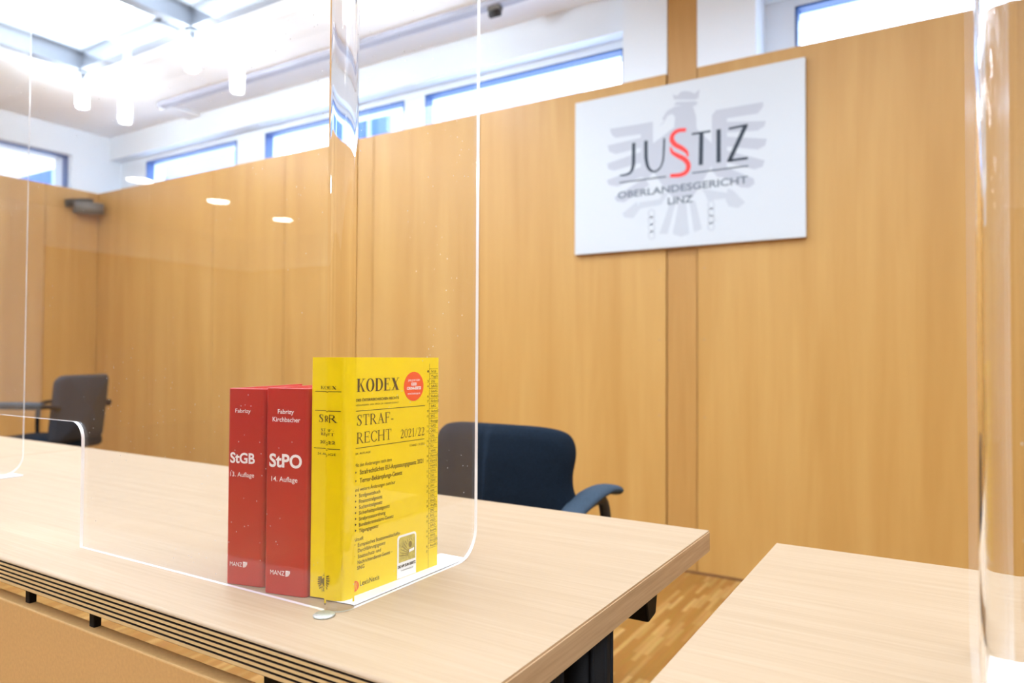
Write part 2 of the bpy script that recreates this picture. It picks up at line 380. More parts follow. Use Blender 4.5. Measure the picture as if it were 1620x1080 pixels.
    if c == 't': return 0.36, [R(0.12, 0.12 + T * 0.8, 0.06, 0.85), R(0.02, 0.34, 0.6, 0.65), cst([(0.12 + T * 0.4, 0.1, T * 0.8), (0.22, 0.02, 0.06), (0.34, 0.08, 0.03)])[0], R(0.14, 0.32, 0, 0.05)]
    if c == 'r': return 0.44, [R(0.1, 0.1 + T * 0.8, 0, 0.66), R(0.02, 0.3, 0, sh), R(0.02, 0.1, 0.62, 0.66), R(0.2, 0.38, 0.58, 0.66), R(0.32, 0.42, 0.5, 0.64)]
    return 0.3, []

def arc(cx, cy, r, a0, a1, n=8):
    return [(cx + r * math.cos(a0 + (a1 - a0) * i / n), cy + r * math.sin(a0 + (a1 - a0) * i / n)) for i in range(n + 1)]

# ================================================================== SETTING
WY = 3.1514; PT = 2.287; ZC = 2.776; LX = -5.915
XR, YF, XO = 4.2, -6.6, -9.2
struct(MB().box(XO - .2, XR + .2, YF - .2, WY + 1.0, -0.06, 0).build('floor', PARQ))
# back wall: veneered boards with open joints on a dark backing
m = MB(); xs = [LX - .03, -5.20, -4.42, -3.68, -2.905, -2.142, -1.0915]
for a, b in zip(xs, xs[1:]): m.box(a + .002, b - .002, WY, WY + .022, 0.0, PT)
struct(MB().box(LX, XR, WY - .005, WY - .0005, 0, .011).build('shadow_gap_back', plain('painted_gap_shadow', lin(122, 82, 46), 0.5)))  # dark strip painted in for the shadow gap at the wall's foot
xs = [-.9485, 0.10, 0.86, 1.62, 2.38, 3.14, XR]
for a, b in zip(xs, xs[1:]): m.box(a + .002, b - .002, WY, WY + .022, 0.0, PT)
for x, zs in ((-1.125, (0.7, 1.05, 1.37, 2.2)), (-.915, (0.7, 1.05, 1.37, 2.2)), (-2.175, (0.9, 1.3, 2.2))):
    for z in zs: m.tube([(x, WY - .0008, z), (x, WY + .004, z)], .005, 10, 1)      # screw caps
m.box(LX - .05, XR, WY + .022, WY + .05, 0, PT, 1)
struct(m.build('wall_back', [WALLWOOD, EDGEWOOD], bevel=0.0012, bseg=1))
struct(MB().box(-1.089, -.951, WY + .006, WY + .05, 0, ZC).build('trim_1', PILWOOD, bevel=0.001, bseg=1))
# white clerestory above the boards
m = MB()
m.box(-1.3106, -1.091, WY + .004, WY + .36, PT, ZC)          # pier left of the pilaster
m.box(-.949, -.691, WY + .004, WY + .36, PT, ZC)
m.box(-1.091, -.949, WY + .05, WY + .36, PT, ZC)
WIN = [(-5.577, -4.434), (-4.122, -2.838), (-2.675, -1.385), (-.561, .72), (.88, 2.16), (2.32, 3.6)]
ZH, ZS = 2.551, 2.17; WPL = 3.3514
for a, b in ((LX - .05, -1.3106), (-.691, XR)):
    m.box(a, b, 3.25, WPL + .16, 2.59, ZC)                    # bulkhead over the windows
    m.box(a, b, WPL, WPL + .16, ZH, 2.59)
    m.box(a, b, WY + .05, WPL + .16, ZS - .2, ZS)
ed = [LX - .05] + [v for p in WIN[:3] for v in p] + [-1.3106]
for a, b in zip(ed[::2], ed[1::2]): m.box(a, b, WPL, WPL + .16, ZS, ZH)
ed = [-.691] + [v for p in WIN[3:] for v in p] + [XR]
for a, b in zip(ed[::2], ed[1::2]): m.box(a, b, WPL, WPL + .16, ZS, ZH)
struct(m.build('wall_back_upper', WHITE))
def window(i, p0, p1, z0, z1, axis):
    f = MB(); g = MB(); th = .011
    def bx(mb, a, b, z_0, z_1, d0, d1):
        if axis == 'x': mb.box(a, b, WPL + d0, WPL + d1, z_0, z_1)
        else: mb.box(LX - .10 - d1, LX - .10 - d0, a, b, z_0, z_1)
    bx(f, p0, p1, z1 - th, z1, -.004, .06); bx(f, p0, p1, z0, z0 + th, -.004, .06)
    bx(f, p0, p0 + th, z0, z1, -.004, .06); bx(f, p1 - th, p1, z0, z1, -.004, .06)
    bx(g, p0 + th, p1 - th, z0 + th, z1 - th, .03, .036)
    fr = struct(f.build('window_%d' % i, FRAME)); g.build('pane', WGLASS, fr)
for i, (a, b) in enumerate(WIN): window(i + 1, a, b, ZS, ZH, 'x')
# left wall, its window, and the alcove return behind it
YL = 1.35
m = MB()
ys = [YL, 2.05, 2.75, WY]
for a, b in zip(ys, ys[1:]): m.box(LX - .022, LX, a + .002, b - .002, 0, PT)
m.box(LX - .06, LX - .022, YL, WY, 0, PT, 1)
struct(m.build('wall_left', [WALLWOOD, EDGEWOOD], bevel=0.0012, bseg=1))
m = MB(); WL = (1.6, 2.957)
m.box(LX - .30, LX - .03, YL, WL[0], PT, ZC).box(LX - .30, LX - .03, WL[1], WPL + .16, PT, ZC).box(LX - .30, LX - .03, WL[0], WL[1], 2.565, ZC)
m.box(LX - .30, LX - .06, YL, WPL + .16, PT - .3, PT - .06)
struct(m.build('wall_left_upper', WHITE))
window(7, WL[0], WL[1], PT - .06, 2.565, 'y')
m = MB(); m.box(XO, LX - .30, YL, YL + .06, 0, PT, 0).box(LX - .30, LX - .06, YL, YL + .06, 0, PT - .3, 0).box(XO, LX - .30, YL, YL + .06, PT, ZC, 1)
struct(m.build('wall_left_return', [WALLWOOD, WHITE]))
struct(MB().box(XO - .06, XO, YF, -3.58, 0, PT).box(XO - .06, XO, -3.58, YL + .06, 0, PT, 1).box(XO - .06, XO, YF, YL + .06, PT, ZC, 1).build('wall_left_outer', [WALLWOOD, WHITE]))
for nm, b in (('wall_right', (XR, XR + .06, YF, WPL + .16)), ('wall_front', (XO - .06, XR + .06, YF - .06, YF))):
    struct(MB().box(*b, 0, PT).box(*b, PT, ZC, 1).build(nm, [WALLWOOD, WHITE]))
# ceiling around the luminous skylight
G = 1.1385; GY = 1.057; SX0, SY1 = -4.689, 2.386; NX, NY = 7, 4
SX1, SY0 = SX0 + NX * G, SY1 - NY * GY
m = MB(); T2 = ZC + .05
m.box(XO, SX0 - .035, YF, WPL + .16, ZC, T2).box(SX1 + .035, XR + .06, YF, WPL + .16, ZC, T2)
m.box(SX0 - .035, SX1 + .035, SY1 + .035, WPL + .16, ZC, T2).box(SX0 - .035, SX1 + .035, YF, SY0 - .035, ZC, T2)
struct(m.build('ceiling', CEIL))
m = MB()
def ibeam(x0, x1, y0, y1, along):
    if along == 'x':
        c = (y0 + y1) / 2; m.box(x0, x1, y0, y1, ZC - .002, ZC + .012); m.box(x0, x1, c - .008, c + .008, ZC + .012, ZC + .12); m.box(x0, x1, y0, y1, ZC + .12, ZC + .132)
    else:
        c = (x0 + x1) / 2; m.box(x0, x1, y0, y1, ZC - .002, ZC + .012); m.box(c - .008, c + .008, y0, y1, ZC + .012, ZC + .12); m.box(x0, x1, y0, y1, ZC + .12, ZC + .132)
for j in range(NY + 1): ibeam(SX0 - .035, SX1 + .035, SY1 - j * GY - .035, SY1 - j * GY + .035, 'x')
for i in range(NX + 1): ibeam(SX0 + i * G - .035, SX0 + i * G + .035, SY0, SY1, 'y')
struct(m.build('ceiling_skylight_beams', STEEL))
struct(MB().box(SX0 - .05, SX1 + .05, SY0 - .05, SY1 + .05, ZC + .30, ZC + .32).build('ceiling_skylight_glass', SKY))
m = MB()
m.box(SX0 - .06, SX0 - .035, SY0, SY1, ZC + .05, ZC + .30).box(SX1 + .035, SX1 + .06, SY0, SY1, ZC + .05, ZC + .30)
m.box(SX0, SX1, SY1 + .035, SY1 + .06, ZC + .05, ZC + .30).box(SX0, SX1, SY0 - .06, SY0 - .035, ZC + .05, ZC + .30)
struct(m.build('ceiling_skylight_curb', CEIL))
struct(MB().box(-4.80, XR, 2.955, 3.01, ZC - .03, ZC).build('trim_2', RAIL))
struct(MB().box(-4.86, -4.72, 3.01, 3.25, ZC - .03, ZC).build('trim_3', CEIL))

# ================================================================== TABLES
TW, TD, TH = 1.585, 0.583, 0.73
def make_table(name, label):
    t = thing(name, label, 'table', group='light beech meeting tables in a row')
    # tabletop: front edge with five dark inlaid grooves; profile runs round (y, z)
    z1, z0 = TH, TH - .0285; f = 0.0
    pr = [(TD, z0), (TD, z1 - .001), (TD - .001, z1), (.004, z1)] + [(.004 - .004 * math.sin(a), z1 - .003 + .003 * math.cos(a)) for a in (PI / 8, PI / 4, 3 * PI / 8, PI / 2)]
    dark = set()
    for k in range(5):
        zc = z1 - .0042 - .00475 * k; dark_i = len(pr)
        pr += [(0, zc + .0010), (.003, zc + .0010), (.003, zc - .0010), (0, zc - .0010)]; dark |= {dark_i, dark_i + 1, dark_i + 2}
    pr += [(0, z0 + .001), (.001, z0)]
    n = len(pr); m = MB(); ix = len(pr)
    m.add([(0, y, z) for y, z in pr] + [(TW, y, z) for y, z in pr], [])
    for i in range(n):
        j = (i + 1) % n
        mi = 1 if i in dark else (2 if 7 <= i < n - 2 else 0)
        m.f.append((i, j, n + j, n + i)); m.m.append(mi); m.sm.append(False)
    m.f.append(tuple(range(n))); m.m.append(3); m.sm.append(False)
    m.f.append(tuple(range(n, 2 * n))); m.m.append(3); m.sm.append(False)
    m.build('tabletop', [TOPWOOD, RUBBER, RIBWOOD, EDGEWOOD], t)
    for sx in (0, TW):
        e = MB(); d = .0012 if sx else -.0012
        e.box(min(sx, sx + d), max(sx, sx + d), .001, TD - .001, z0 + .0005, z1 - .0022)
        e.build('edge_band', EDGEWOOD, t)
    # T-legs: two oval columns, a head rail, a foot
    for sx in (0.035, TW - 0.035):
        r = MB(); r.box(sx - .022, sx + .018, .06, .40, TH - .040, TH - .0288)
        r.prism([(sx - .02, .385, TH - .0288), (sx - .02, .435, TH - .0288), (sx - .02, .425, TH - .070), (sx - .02, .40, TH - .074)], (.036, 0, 0))
        lg = MB()
        for y in (.150, .262):
            lg.tube([(sx, y, .05), (sx, y, TH - .03)], .022, 20, ry=.036, side=(1, 0, 0))
            for q in (-.022, 0, .022):
                for sd in (-1, 1): lg.tube([(sx + sd * (.0195 if q == 0 else .0165), y + q, .06), (sx + sd * (.0195 if q == 0 else .0165), y + q, TH - .03)], .004, 8)
        o = lg.build('leg', BLACK, t)
        r.build('head_rail', BLACK, t, bevel=.003)
        ft = MB(); ft.tube([(sx, .0 + .02, .028), (sx, .1, .036), (sx, TD - .1, .036), (sx, TD - .02, .028)], [.018, .026, .026, .018], 14, ry=[.012, .02, .02, .012], side=(1, 0, 0))
        for y in (.03, TD - .03): ft.lathe([(.02, 0), (.02, .012), (.012, .02)], (sx, y, 0), 14)
        ft.build('foot', BLACK, t)
    mp = MB(); mp.box(.12, TW - .03, .004, .022, .36, TH - .0500); mp.build('modesty_panel', PANELWOOD, t, bevel=.0015)
    for x in (.25, .951, 1.089, 1.382):
        w_ = .005 if x < 1.2 else .02
        MB().box(x - w_, x + w_, .013, .021, TH - .08, TH - .0275).box(x - w_, x + w_, .021, .06, TH - .034, TH - .0275).build('bracket', BLACK, t, bevel=.001)
    return t
T1 = make_table('meeting_table', 'light beech table with the grooved front edge carrying the three law books')
T1.location = (-1.8642, .4003, 0)
dup(T1, (-1.8642 - TW - .0035, .4003, 0), 0, 'light beech table at the far left, butted against the left end of the book table')
dup(T1, (-.186, .382, 0), 0, 'light beech table at the right, parted from the book table by a gap over parquet')

# ================================================================== ACRYLIC SCREENS
def make_shield(name, label, xl, xr, yl, yr, ye, slot, loc, height=.935):
    """U-shaped bent sheet; outer face runs (xl,ye) (xl,yl) (xr,yr) (xr,ye); local z=0 is the table top"""
    t = thing(name, label, 'screen', loc, 0, 'clear acrylic hygiene screens on the tables'); th = .004; R = .0195; RO = .0152
    ux = Vector((xr - xl, yr - yl, 0)).normalized(); nin = Vector((-ux.y, ux.x, 0))
    A = Vector((xl, yl, 0)) + ux * R; L = (Vector((xr, yr, 0)) - ux * R - A).length
    # front sheet with the pass-through slot
    s0, s1, sh, r = slot[0] - A.x, slot[1] - A.x, .1545, .022
    out = [(0, 0), (s0, 0), (s0, sh - r)] + arc(s0 + r, sh - r, r, PI, PI / 2, 8)[1:] + arc(s1 - r, sh - r, r, PI / 2, 0, 8) + [(s1, 0), (L, 0), (L, height), (0, height)]
    mb = MB(); mb.prism([A + ux * s + Vector((0, 0, z)) for s, z in out], nin * th, 0, 1, False, (len(out) - 1, len(out) - 3))     # open where it runs on into the bends
    mb.build('front_sheet', [ACRYL, EDGE], t)
    r = .036
    for x, y, sg in ((xl, yl, 1), (xr, yr, -1)):
        out = [(y + R, 0)] + arc(ye - r, r, r, -PI / 2, 0, 10) + arc(ye - r, height - r, r, 0, PI / 2, 8) + [(y + R, height)]
        mb = MB(); mb.prism([(x, a, b) for a, b in out], (sg * th, 0, 0), 0, 1, False, (len(out) - 1,))
        mb.build('side_sheet', [ACRYL, EDGE], t)
        n = 18
        mb = MB()
        def curve(off, rad):                    # quarter bend of radius rad, offset off from the outer faces, run out flat to the sheets
            e = R - off - rad; q = [(R, off)] if e > 1e-6 else []
            q += [(off + rad - rad * math.sin(k * PI / 2 / n), off + rad - rad * math.cos(k * PI / 2 / n)) for k in range(n + 1)]
            if e > 1e-6: q.append((off, R))
            return [(x + sg * u, y + v) for u, v in q]
        OUT, INN = curve(0, RO), curve(th, R - th)
        for P, outer in ((OUT, True), (INN, False)):    # the heated bend is a little thicker than the sheet
            k = len(P); v = [(px_, py_, z) for z in (0, height) for px_, py_ in P]
            q = [(i, i + 1, k + 1 + i, k + i) for i in range(k - 1)]
            if outer != (sg < 0): q = [f[::-1] for f in q]
            mb.add(v, q, 0, True)
        for z in (0, height):
            P = OUT + INN[::-1]; mb.add([(px_, py_, z) for px_, py_ in P], [tuple(range(len(P)))], 1)
        mb.build('bent_corner', [BEND, EDGE], t, keep=True)
        mb = MB(); xa, xb = sorted((x + sg * (th + .0004), x + sg * .042)); mb.box(xa, xb, y + .024, ye - .016, 0.0002, .0015); mb.build('foot_strip', FOOTW, t, bevel=.0008, bseg=1)
    return t
make_shield('acrylic_screen', 'clear bent acrylic screen with a pass-through slot, standing round the three books', -1.587, -.4785, .4645, .4785, .7045, (-1.151, -.9173), (0, 0, TH + .0002))
make_shield('acrylic_screen', 'clear bent acrylic screen on the right-hand table, its bent corner close to the camera', .0165, 1.125, .478, .470, .7045, (.455, .689), (0, 0, TH + .0002))
d = MB(); d.lathe([(.0098, 0), (.0102, .0012), (.0088, .0022), (.0001, .0024)], (0, 0, 0), 28)
tag(d.build('cover_disc', COIN, loc=(-.4886, .4695, TH)), 'small silvery disc lying on the tabletop below the screen corner', 'disc')

# ================================================================== BOOKS
def rounded_quad(P, rs, n=5):
    """quad outline (2-D) with rounded corners"""
    out = []
    for i in range(4):
        p = Vector(P[i]); a = (Vector(P[i - 1]) - p).normalized(); b = (Vector(P[(i + 1) % 4]) - p).normalized(); r = rs[i]
        if r <= 0: out.append(tuple(p)); continue
        for k in range(n + 1):
            s = k / n; q0 = p + a * r; q1 = p + b * r
            out.append(tuple((1 - s) ** 2 * q0 + 2 * s * (1 - s) * p + s * s * q1))
    return out
def red_book(A, width, ang, depth, h, label, lines):
    t = thing('law_book', label, 'book', (0, 0, 0), 0, 'red hardback law books')
    s = Vector((math.cos(ang), math.sin(ang))); dd = Vector((-math.sin(ang), math.cos(ang))); A = Vector(A); z = TH + .0003
    o3 = lambda q, zz: (q[0], q[1], zz)
    out = rounded_quad([A, A + s * width, A + s * width + dd * depth, A + dd * depth], (.0035, .0055, .0005, .0005))
    # case: back-to-front U of boards and spine
    inn = [A + s * .003 + dd * .004, A + s * (width - .003) + dd * .004, A + s * (width - .003) + dd * depth, A + s * .003 + dd * depth]
    q = out[:12] + [tuple(A + s * width + dd * depth), tuple(inn[2]), tuple(inn[1]), tuple(inn[0]), tuple(inn[3]), tuple(A + dd * depth)]
    MB().prism([o3(p, z) for p in q], (0, 0, h)).build('case', REDC, t, bevel=.0006, bseg=2)
    pg = [A + s * .0032 + dd * .0045, A + s * (width - .0032) + dd * .0045, A + s * (width - .0032) + dd * (depth - .005), A + s * .0032 + dd * (depth - .005)]
    MB().prism([o3(p, z + .003) for p in pg], (0, 0, h - .0065)).build('page_block', PAGES, t)
    pl = Plane((A.x, A.y, TH), (s.x, s.y, 0), (0, 0, 1))
    for nm, body, l, r, tp, bold in lines:
        art = Art(pl, .0003); a = pl.px(*l); b = pl.px(*r); c = pl.px(*tp)
        art.text(body, a[0], b[0], (a[1] + b[1]) / 2, c[1] - a[1], 0, bold)
        art.build(nm, WPRINT, t)
    return t, pl
def manz_mark(t, pl, l, r):
    a = pl.px(*l); b = pl.px(*r); w_ = b[0] - a[0]; h = w_ * 1.15; x, y = a[0], a[1]
    art = Art(pl, .0003)
    art.poly([(x, y), (x, y + h), (x + w_, y + h), (x + w_, y + h * .6), (x + w_ * .8, y + h * .28), (x + w_ * .45, y + h * .06)], 0)
    for k in (.25, .5, .75): art.stroke([(x + w_ * .12, y + h * (k - .12)), (x + w_ * .5, y + h * (k + .02)), (x + w_ * .88, y + h * (k + .22))], w_ * .06, 1, .0001)
    art.build('publisher_mark', [WPRINT, REDC], t)
def z5(x, y): return (350 + x / 5.4, 600 + y / 5.4)
def z6(x, y): return (350 + x / 5.143, 780 + y / 5.143)
b1, p1 = red_book((-.6445, .4807), .0463, math.radians(13.5), .128, .2045, 'left red hardback with the white spine title StGB', [
    ('author_lettering', 'Fabrizy', z5(122, 278), z5(253, 290), z5(122, 245), .008), ('title_lettering', 'StGB', z5(78, 708), z5(288, 718), z5(78, 625), .028),
    ('edition_lettering', '13. Auflage', z5(78, 824), z5(282, 838), z5(78, 786), .004), ('publisher_lettering', 'MANZ', z6(72, 585), z6(170, 600), z6(72, 550), -.006)])
manz_mark(b1, p1, z6(178, 603), z6(212, 605))
b2, p2 = red_book((-.5869, .4824), .0495, math.radians(12.8), .128, .2065, 'right red hardback with the white spine title StPO, beside the yellow book', [
    ('author_lettering', 'Fabrizy', z5(485, 288), z5(622, 298), z5(485, 252), .008), ('author_lettering', 'Kirchbacher', z5(441, 357), z5(676, 368), z5(441, 318), .008),
    ('title_lettering', 'StPO', z5(412, 738), z5(690, 760), z5(412, 632), .028), ('edition_lettering', '14. Auflage', z5(430, 865), z5(652, 883), z5(430, 823), .004), ('publisher_lettering', 'MANZ', z6(400, 652), z6(515, 675), z6(400, 615), -.006)])
manz_mark(b2, p2, z6(524, 678), z6(560, 682))

# yellow statute book: slumped paperback, spine swung a little against the cover
KY = thing('statute_book', 'thick yellow paperback statute book with a round orange sticker on its cover', 'book')
ZB = TH + .0018; KH = .2362
YA = Vector((-.5367, .4965)); YB = Vector((-.5004, .5032)); cdv = Vector((.0056, .1445)); sdv = YB - YA
YC = YB + cdv; YD = YA + cdv
q = rounded_quad([YA, YB, YC, YD], (.001, .0022, 0, 0), 4)
q = q[:10]
un = Vector((sdv.y, -sdv.x)).normalized()
inn = [YA + Vector((.0006, .0012)), YB + Vector((-.0006, .0014))]
case = q + [tuple(YC), tuple(YC + Vector((-.0006, 0))), tuple(inn[1]), tuple(inn[0]), tuple(YD + Vector((.0006, 0))), tuple(YD)]
MB().prism([(p[0], p[1], ZB) for p in case], (0, 0, KH)).build('cover', YEL, KY)
pg = [YA + Vector((.0008, .002)), YB + Vector((-.0008, .0022)), YC + Vector((-.0008, -.001)), YD + Vector((.0008, -.001))]
MB().prism([(p[0], p[1], ZB + .0005) for p in pg], (0, 0, KH - .001)).build('page_block', PAGES, KY)
# a flap of the loosened spine foot
CP = Plane((YB.x, YB.y, ZB), (cdv.x, cdv.y, 0), (0, 0, 1))
def z8(x, y): return (480 + x / 6.75, 560 + y / 6.75)
def z7(x, y): return (540 + x / 4.5, 720 + y / 4.5)
art = Art(CP, .0003)
def tl(body, l, r, top, bold=0.0, mi=0, serif=0, A=art, P=CP):
    a = P.px(*l); b = P.px(*r); c = P.px(*top)
    if serif: A.serif(body, a[0], b[0], (a[1] + b[1]) / 2, c[1] - a[1], mi, serif)
    else: A.text(body, a[0], b[0], (a[1] + b[1]) / 2, c[1] - a[1], mi, bold)
tl('KODEX', z8(568, 397), z8(1018, 388), z8(568, 256), serif=.2, A=art)
art.build('series_lettering', PRINT, KY); art = Art(CP, .0003)
tl('STRAF-', z8(568, 762), z8(960, 728), z8(568, 645), serif=.11, A=art)
tl('RECHT', z8(566, 957), z8(938, 908), z8(566, 838), serif=.11, A=art)
tl('2021/22', z8(1035, 896), z8(1290, 865), z8(1035, 803), serif=.1, A=art)
art.build('title_lettering', PRINT, KY)
art = Art(CP, .0003)
def rule(a, b, w_=.0006):
    a = CP.px(*a); b = CP.px(*b); y = (a[1] + b[1]) / 2; art.stroke([(a[0], y), (b[0], y)], w_)
rule(z8(558, 604), z8(1295, 553)); rule(z8(553, 1005), z8(1290, 905))
tl('DES ÖSTERREICHISCHEN RECHTS', z8(560, 505), z8(1018, 478), z8(560, 478), .02, A=art)
tl('HERAUSGEBER: UNIV.-PROF. DR. WERNER DORALT', z8(560, 552), z8(1018, 525), z8(560, 535), A=art)
tl('STAND 1.9.2021', z8(1132, 985), z8(1290, 968), z8(1132, 962), A=art)
tl('54. AUFLAGE', z8(555, 1072), z8(715, 1058), z8(555, 1050), A=art)
def para(body, x, y, xr, yr, hgt, tri=None, bold=0.0):
    l = CP.px(*z7(x, y)); r = CP.px(*z7(xr, yr))
    art.text(body, l[0], r[0], l[1], hgt, 0, bold)
    if tri:
        c = CP.px(*z7(tri, y)); art.poly([(c[0], c[1]), (c[0] + .0026, c[1] + .0016), (c[0], c[1] + .0032)])
para('Mit den Änderungen nach dem', 95, 86, 357, 48, .0036)
para('Strafrechtliches EU-Anpassungsgesetz 2021', 130, 136, 582, 55, .0046, 95, .006)
para('Terror-Bekämpfungs-Gesetz', 130, 196, 432, 140, .0046, 95, .006)
para('und weitere Änderungen zum/zur', 92, 262, 383, 208, .0036)
for s_, y, xr in (('Strafgesetzbuch', 300, 275), ('Finanzstrafgesetz', 342, 290), ('Suchtmittelgesetz', 383, 290), ('Sicherheitspolizeigesetz', 424, 343), ('Strafprozessordnung', 466, 312), ('Bundeskriminalamt-Gesetz', 508, 370), ('Tilgungsgesetz', 550, 262)):
    para(s_, 124, y, xr, y - 30, .0036, 93, .004)
para('Aktuell:', 85, 618, 157, 600, .0036)
para('Europäisches Staatsanwaltschafts-', 116, 652, 418, 600, .0036, 86, .004); para('Durchführungsgesetz', 116, 692, 312, 660, .0036, None, .004)
para('Staatsschutz- und', 116, 734, 280, 705, .0036, 83, .004); para('Nachrichtendienst-Gesetz –', 114, 776, 362, 735, .0036, None, .004); para('SNG', 112, 815, 162, 806, .0036, None, .004)
para('LexisNexis', 132, 930, 268, 890, .0052, None, 0)
art.build('cover_text', PRINTB, KY)
# thumb-index column
art = Art(CP, .0003); u0, u1 = CP.px(*z8(1345, 150))[0], .1432
vt = CP.px(*z8(1345, 100))[1]
art.stroke([(u0, vt), (u0, .0)], .00035)
tabs = 'StGB TilgG JGG StRÄG GebAG MedienG FinStrG StEG VerbotG SMG Beweggr. StPO GRBG DSt R-AO EU VbVG PornoG KartG HaftG StVG DSG OGHG UbG AHG GOG EheG WaffG ZPO BVG VfGG StAG BewHG ARHG EU-JZG AuslBG'.split()
for k in range(37):
    v = vt - .006 - k * .0056
    art.stroke([(u0, v), (u1, v)], .0003)
    if k < 36: art.text(tabs[k], u0 + .0030, u0 + .0030 + min(.0022 * len(tabs[k]), .0135), v - .0042, .0026)
    if k % 3 != 1: art.text(str(k + 1), u0 - .0036, u0 - .0012, v - .0040, .0024)
art.build('thumb_index', PRINTB, KY)
# round sticker
c = CP.px(*z8(1178, 343)); rx = CP.px(*z8(1178, 343))[0] - CP.px(*z8(1060, 350))[0]; ry = CP.px(*z8(1178, 205))[1] - c[1]
rr = (rx + ry) / 2
mb = MB(); n = 36
mb.prism([CP.at((c[0] + rr * math.cos(2 * PI * k / n), c[1] + rr * math.sin(2 * PI * k / n)), .0001) for k in range(n)], CP.n * .0002)
stk = mb.build('round_sticker', STICK, KY)
art = Art(CP, .0005)
for s_, dy, hw, hh, bo in (('Jetzt gratis laden:', .0058, .0098, .0024, .004), ('KODEX', .0010, .0045, .0030, .05), ('CORONA-GESETZE', -.0034, .0115, .0028, .05), ('www.kodexapp.at', -.0088, .0102, .0024, .004)):
    art.text(s_, c[0] - hw, c[0] + hw, c[1] + dy, hh, 0, bo)
o = art.build('sticker_lettering', WPRINT, stk)
# white app sticker with its gold picture
l0, l1, tp = CP.px(*z7(400, 760))[0] - .0008, CP.px(*z7(531, 700))[0], CP.px(*z7(470, 560))[1] + .0008
r = .004
pts = [(l0, .0005), (l1, .0005)] + arc(l1 - r, tp - r, r, 0, PI / 2, 5) + arc(l0 + r, tp - r, r, PI / 2, PI, 5)
mb = MB(); mb.prism([CP.at(p, .0001) for p in pts], CP.n * .0002); stk = mb.build('app_sticker', WSTICK, KY)
art = Art(CP, .0005); g0, g1, gb, gt = l0 + .0022, l1 - .0018, .0172, tp - .0022
r = .003
art.poly([(g0, gb), (g1, gb)] + arc(g1 - r, gt - r, r, 0, PI / 2, 5) + arc(g0 + r, gt - r, r, PI / 2, PI, 5), 0)
gx, gy = g0 + (g1 - g0) * .95, gb + (gt - gb) * .18
for k in range(9):
    a = PI * (.52 + k * .055); art.stroke([(gx + .006 * math.cos(a) - .004, gy + .006 * math.sin(a)), (max(g0 + .001, gx - .004 + .02 * math.cos(a)), min(gt - .004, gy + .02 * math.sin(a)))], .0007, 1, .0001)
art.ell((g0 + (g1 - g0) * .66, gb + (gt - gb) * .6), .0052, .0052, 0, .00012); art.ell((g0 + (g1 - g0) * .68, gb + (gt - gb) * .62), .0028, .0034, 1, .00015)
art.poly([(g0 + .016, gb + .008), (g1 - .002, gb + .009), (g1 - .002, gb + .012), (g0 + .016, gb + .011)], 2, .00016)
art.build('sticker_picture', [GOLD, GOLDD, WSTICK], stk)
art = Art(CP, .0005); art.text('DIE APP ZUM GESETZ', l0 + .001, l1 - .001, .0115, .0026, 0, .05); art.text('www.kodexapp.at', l0 + .006, l1 - .005, .0075, .0018, 0, 0)
art.build('sticker_lettering', PRINTB, stk)
# red disc of the publisher's mark
c = CP.px(*z7(97, 932)); art = Art(CP, .0003); art.ell(c, .0050, .0052, 0)
for k in (-1, 0, 1): art.stroke([(c[0] + k * .0022 - .001, c[1] - .0036), (c[0] + k * .0018 + .0006, c[1] + .0004), (c[0] + k * .002 - .0002, c[1] + .0038)], .0006, 1, .0001)
art.build('publisher_mark', [LOGOR, YEL], KY)
# spine print
SPn = Plane((YA.x, YA.y, ZB), (sdv.x, sdv.y, 0), (0, 0, 1))
art = Art(SPn, .0003)
tl('KODEX', z8(188, 376), z8(368, 372), z8(188, 342), serif=.18, A=art, P=SPn)
tl('StrR', z8(168, 728), z8(370, 728), z8(168, 645), serif=.13, A=art, P=SPn)
tl('STRAF-', z8(190, 825), z8(348, 826), z8(190, 795), serif=.16, A=art, P=SPn)
tl('RECHT', z8(190, 866), z8(350, 868), z8(190, 837), serif=.16, A=art, P=SPn)
tl('2021/22', z8(180, 953), z8(355, 957), z8(180, 922), .01, A=art, P=SPn)
tl('54. AUFLAGE', z8(155, 1074), z8(360, 1080), z8(155, 1050), A=art, P=SPn)
for a, b in ((z8(130, 396), z8(408, 401)), (z8(125, 598), z8(402, 610)), (z8(115, 995), z8(395, 1018))):
    a = SPn.px(*a); b = SPn.px(*b); art.stroke([(a[0], (a[1] + b[1]) / 2), (b[0], (a[1] + b[1]) / 2)], .0006)
art.build('spine_lettering', PRINTB, KY)

